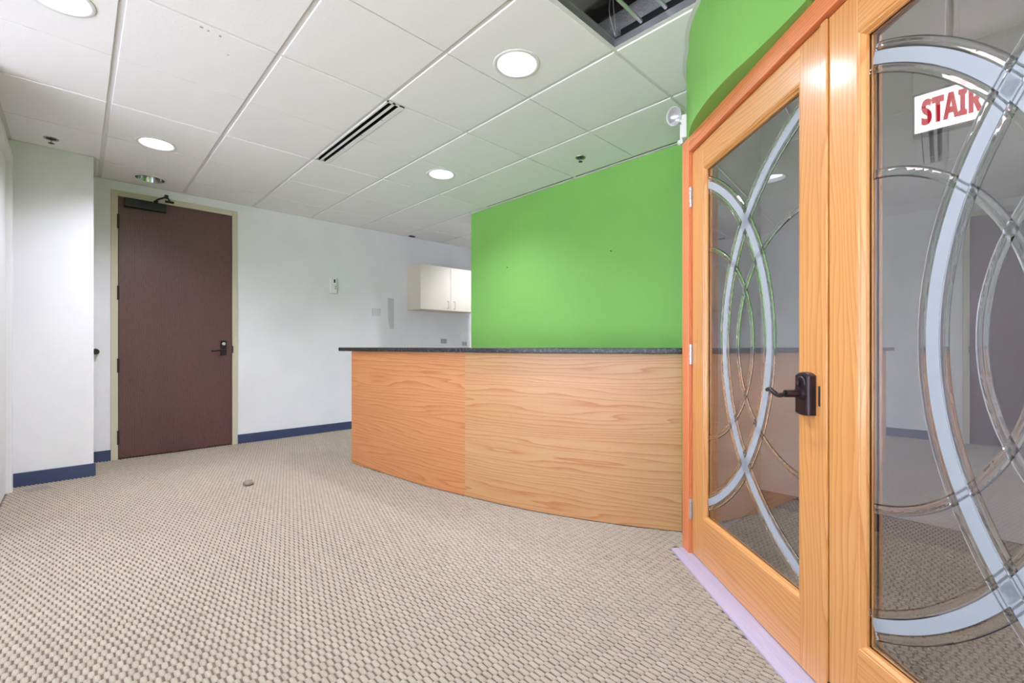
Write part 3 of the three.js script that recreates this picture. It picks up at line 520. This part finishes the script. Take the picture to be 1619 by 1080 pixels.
// ------------------------------------------------------------------ reception counter
{
  const base = [[-3.846, -1.744], [-3.54, -1.769], [-3.232, -1.798], [-2.78, -1.853], [-2.467, -1.915], [-2.121, -1.993], [-1.863, -2.072], [-1.639, -2.159], [-1.435, -2.249], [-1.253, -2.347], [-1.142, -2.411]];
  const pts = new THREE.CatmullRomCurve3(base.map(([x, z]) => new THREE.Vector3(x, 0, z))).getSpacedPoints(96).map(p => [p.x, p.z]);
  const nrm = pts.map((p, i) => { const a = pts[Math.max(0, i - 1)], b = pts[Math.min(pts.length - 1, i + 1)], dx = b[0] - a[0], dz = b[1] - a[1], k = Math.hypot(dx, dz); return [-dz / k, dx / k]; });
  const off = (o) => pts.map(([x, z], i) => [x + nrm[i][0] * o, z + nrm[i][1] * o]);
  const len = [0]; for (let i = 1; i < pts.length; i++) len.push(len[i - 1] + Math.hypot(pts[i][0] - pts[i - 1][0], pts[i][1] - pts[i - 1][1]));
  const seamI = pts.findIndex(p => p[0] > -2.467);
  const sheet = (i0, i1, y0, y1, o, ov) => {              // veneered panel of 18 mm with uv along its length
    const F = off(o), K = off(o - 0.018), v = [], uv = [];
    const quad = (a, b, c, d, ua, ub, uc, ud) => { v.push(...a, ...b, ...c, ...a, ...c, ...d); uv.push(...ua, ...ub, ...uc, ...ua, ...uc, ...ud); };
    for (let i = i0; i < i1; i++) {
      const f0 = F[i], f1 = F[i + 1], k0 = K[i], k1 = K[i + 1], u0 = len[i], u1 = len[i + 1];
      quad([f0[0], y0, f0[1]], [f1[0], y0, f1[1]], [f1[0], y1, f1[1]], [f0[0], y1, f0[1]], [u0, y0 + ov], [u1, y0 + ov], [u1, y1 + ov], [u0, y1 + ov]);
      quad([f0[0], y1, f0[1]], [f1[0], y1, f1[1]], [k1[0], y1, k1[1]], [k0[0], y1, k0[1]], [u0, 0], [u1, 0], [u1, 0.02], [u0, 0.02]);
      quad([k0[0], y0, k0[1]], [k1[0], y0, k1[1]], [f1[0], y0, f1[1]], [f0[0], y0, f0[1]], [u0, 0], [u1, 0], [u1, 0.02], [u0, 0.02]);
    }
    for (const [i, r] of [[i0, 0], [i1, 1]]) { const f = F[i], k = K[i], q = [[f[0], y0, f[1]], [f[0], y1, f[1]], [k[0], y1, k[1]], [k[0], y0, k[1]]]; if (r) q.reverse(); quad(...q, [0, 0], [1, 0], [1, 0.02], [0, 0.02]); }
    const g = new THREE.BufferGeometry(); g.setAttribute('position', new THREE.Float32BufferAttribute(v, 3)); g.setAttribute('uv', new THREE.Float32BufferAttribute(uv, 2)); g.computeVertexNormals(); return toCreasedNormals(g, 0.5);
  };
  const c = thing('reception_counter', 'curved reception counter faced with orange oak veneer', 'counter');
  part('front_panel', [sheet(0, seamI, 0.010, 0.992, 0, 0.0)], M.veneerRed, c);
  const right = sheet(seamI, 96, 0.010, 0.992, 0, 0.43);
  part('front_panel', [right], M.veneer, c);
  part('core', [raise([...off(-0.0185), ...off(-0.12).reverse()], 0, 0.990)], M.grey, c);
  part('end_panel', [grain(rbox(-3.846, 0.0, -2.40, -3.826, 0.992, -1.765, 0.002), 'y')], M.veneerRed, c);
  part('desk', [rbox(-3.865, 0.80, -2.42, -3.0, 0.83, -1.96, 0.006)], M.grey, c);
  part('desk_support', [grain(box(-3.05, 0, -2.40, -3.03, 0.80, -2.0), 'y')], M.veneerRed, c);
  // granite top: over the front by 4 cm, past the end by 17 cm
  const fr = off(0.035), bk = off(-0.30), e = nrm[0];
  const out = [[fr[0][0] - 0.17, fr[0][1] + 0.012], ...fr, ...bk.reverse(), [bk[bk.length - 1][0] - 0.17, bk[bk.length - 1][1] + 0.012]];
  const s = new THREE.Shape(out.map(([x, z]) => new THREE.Vector2(x, -z)));
  const g = new THREE.ExtrudeGeometry(s, { depth: 0.024, bevelEnabled: true, bevelThickness: 0.004, bevelSize: 0.004, bevelOffset: -0.004, bevelSegments: 2 });
  g.rotateX(-Math.PI / 2); g.translate(0, 0.9975, 0);
  solo('granite_countertop', [grain(g, 'x')], M.granite, 'dark speckled granite top of the curved reception counter', 'countertop');
}

// ------------------------------------------------------------------ nook: cabinet, plates, stains
{
  const t = thing('wall_cabinet', 'cream wall cabinet with two doors and wire pulls', 'cabinet'), x0 = XB, x1 = XB + 0.33, zA = -3.262, zB = -4.24, y0 = 1.53, y1 = 2.132, zm = -3.752;
  part('body', [rbox(x0, y0, zB, x1 - 0.02, y1, zA, 0.002)], M.cream, t);
  for (const k of [0, 1]) {
    const a = k ? zB : zm + 0.0015, b = k ? zm - 0.0015 : zA;
    const d = part('door', [rbox(x1 - 0.019, y0 + 0.001, a, x1, y1 - 0.001, b, 0.002)], M.cream, t), zh = zm + (k ? -0.055 : 0.055);
    part('handle', [tube([[x1 - 0.002, 1.56, zh], [x1 + 0.026, 1.562, zh], [x1 + 0.03, 1.61, zh], [x1 + 0.026, 1.656, zh], [x1 - 0.002, 1.658, zh]], 0.0042, 30, 8)], M.grey, d);
  }
}
{ // dispenser
  const t = thing('soap_dispenser', 'small white wall unit with dark openings beside the cabinet', 'dispenser'), z = -2.232;
  part('body', [rbox(XB, 1.675, z - 0.045, XB + 0.04, 1.87, z + 0.045, 0.015, 4)], M.plastic, t);
  part('window', [rbox(XB + 0.036, 1.805, z - 0.018, XB + 0.0415, 1.845, z + 0.0, 0.002)], M.black, t);
  for (const y of [1.76, 1.735]) part('button', [cyl(0.009, 0.009, 0.006, 16).rotateZ(Math.PI / 2).translate(XB + 0.0415, y, z - 0.018)], M.grey, t);
}
solo('blank_plate', [rbox(XB, 1.431, -2.866, XB + 0.008, 1.531, -2.742, 0.003)], std({ color: 0xd6d7d9, roughness: 0.5 }), 'blank pale cover plate on the white wall', 'cover plate');
{
  const s = new THREE.Shape([[-2.968, 1.685], [-3.058, 1.672], [-3.058, 1.27], [-3.0, 1.27], [-2.975, 1.38]].map(p => new THREE.Vector2(...p)));
  const g = new THREE.ExtrudeGeometry(s, { depth: 0.001, bevelEnabled: false }); g.applyMatrix4(new THREE.Matrix4().makeBasis(new THREE.Vector3(0, 0, 1), new THREE.Vector3(0, 1, 0), new THREE.Vector3(-1, 0, 0))); g.translate(XB + 0.0012, 0, 0);
  solo('paint_patch', [g], M.smear, 'tall grey unpainted patch on the white wall beside the cabinet', 'paint patch');
}
solo('paint_patch', [box(XB, 1.03, -4.34, XB + 0.0006, 1.262, -4.187)], M.fresh, 'bright white painted patch around an outlet below the cabinet', 'paint patch');
function outlet(z0, z1, y0, y1, mat, label) {
  const t = thing('wall_outlet', label, 'outlet', 'outlets below the cabinet');
  part('plate', [rbox(XB, y0, z0, XB + 0.007, y1, z1, 0.003)], mat, t);
  for (const k of [0.3, 0.7]) part('socket', [rbox(XB + 0.006, y0 + 0.014, z0 + (z1 - z0) * k - 0.014, XB + 0.009, y1 - 0.014, z0 + (z1 - z0) * k + 0.014, 0.002)], M.grey, t);
}
outlet(-3.918, -3.817, 1.078, 1.145, M.grey, 'grey double outlet on the bare white wall');
outlet(-4.296, -4.199, 1.042, 1.109, std({ color: 0xc8c6c0, roughness: 0.5 }), 'pale double outlet on the bright painted patch');
{ const t = thing('door_bumper', 'black round door bumper on the wall by the pier', 'bumper'), z = -0.118;
  part('base', [cyl(0.026, 0.026, 0.012, 24).rotateZ(Math.PI / 2).translate(XB + 0.006, 0.988, z)], M.black, t);
  part('stem', [cyl(0.016, 0.02, 0.045, 20).rotateZ(Math.PI / 2).translate(XB + 0.03, 0.988, z)], M.black, t); }
for (const [x, y, l] of [[-3.398, 1.854, 'small nail in the green wall on the side of the cabinet'], [-2.135, 1.833, 'small nail in the green wall on the side of the glazed doors']]) solo('nail', [cyl(0.003, 0.003, 0.014, 8).rotateX(Math.PI / 2).translate(x, y, ZG + 0.006), cyl(0.006, 0.006, 0.002, 10).rotateX(Math.PI / 2).translate(x, y, ZG + 0.013)], M.hingeDark, l, 'nail', 'nails in the green wall');

// ------------------------------------------------------------------ things on the floor
{
  const g = new THREE.IcosahedronGeometry(1, 4), p = g.attributes.position, v = new THREE.Vector3();
  for (let i = 0; i < p.count; i++) { v.fromBufferAttribute(p, i); const k = 1 + 0.55 * (pnoise(v.x * 2 + 9, v.y * 2 + 5 + v.z, 64, 64, 5) - 0.5) + 0.25 * (pnoise(v.z * 6 + 20, v.x * 6 + v.y * 4 + 20, 64, 64, 9) - 0.5); p.setXYZ(i, v.x * 0.026 * k, Math.max(-0.014, v.y * 0.021 * k), v.z * 0.031 * k); }
  const m = mergeVertices(g.deleteAttribute('normal') && g.deleteAttribute('uv') ? g : g); m.computeVertexNormals(); m.translate(-3.77, 0.0185, -0.915);
  solo('stone', [m], M.rock, 'small grey-brown stone lying on the carpet before the dark door', 'stone');
}
{
  const t = thing('floor_grille', 'flat grey slatted strip lying on the carpet by the pier', 'grille'); t.position.set(-4.72, 0.006, 0.205); t.rotation.y = 0.25;
  for (let k = 0; k < 5; k++) part('slat', [rbox(-0.05 + k * 0.022, 0, -0.06, -0.038 + k * 0.022, 0.002, 0.06, 0.0008)], M.slat, t);
  for (const z of [-0.066, 0.06]) part('rim', [box(-0.055, -0.001, z, 0.06, 0.001, z + 0.006)], M.slat, t);
}

renderer.render(scene, camera);
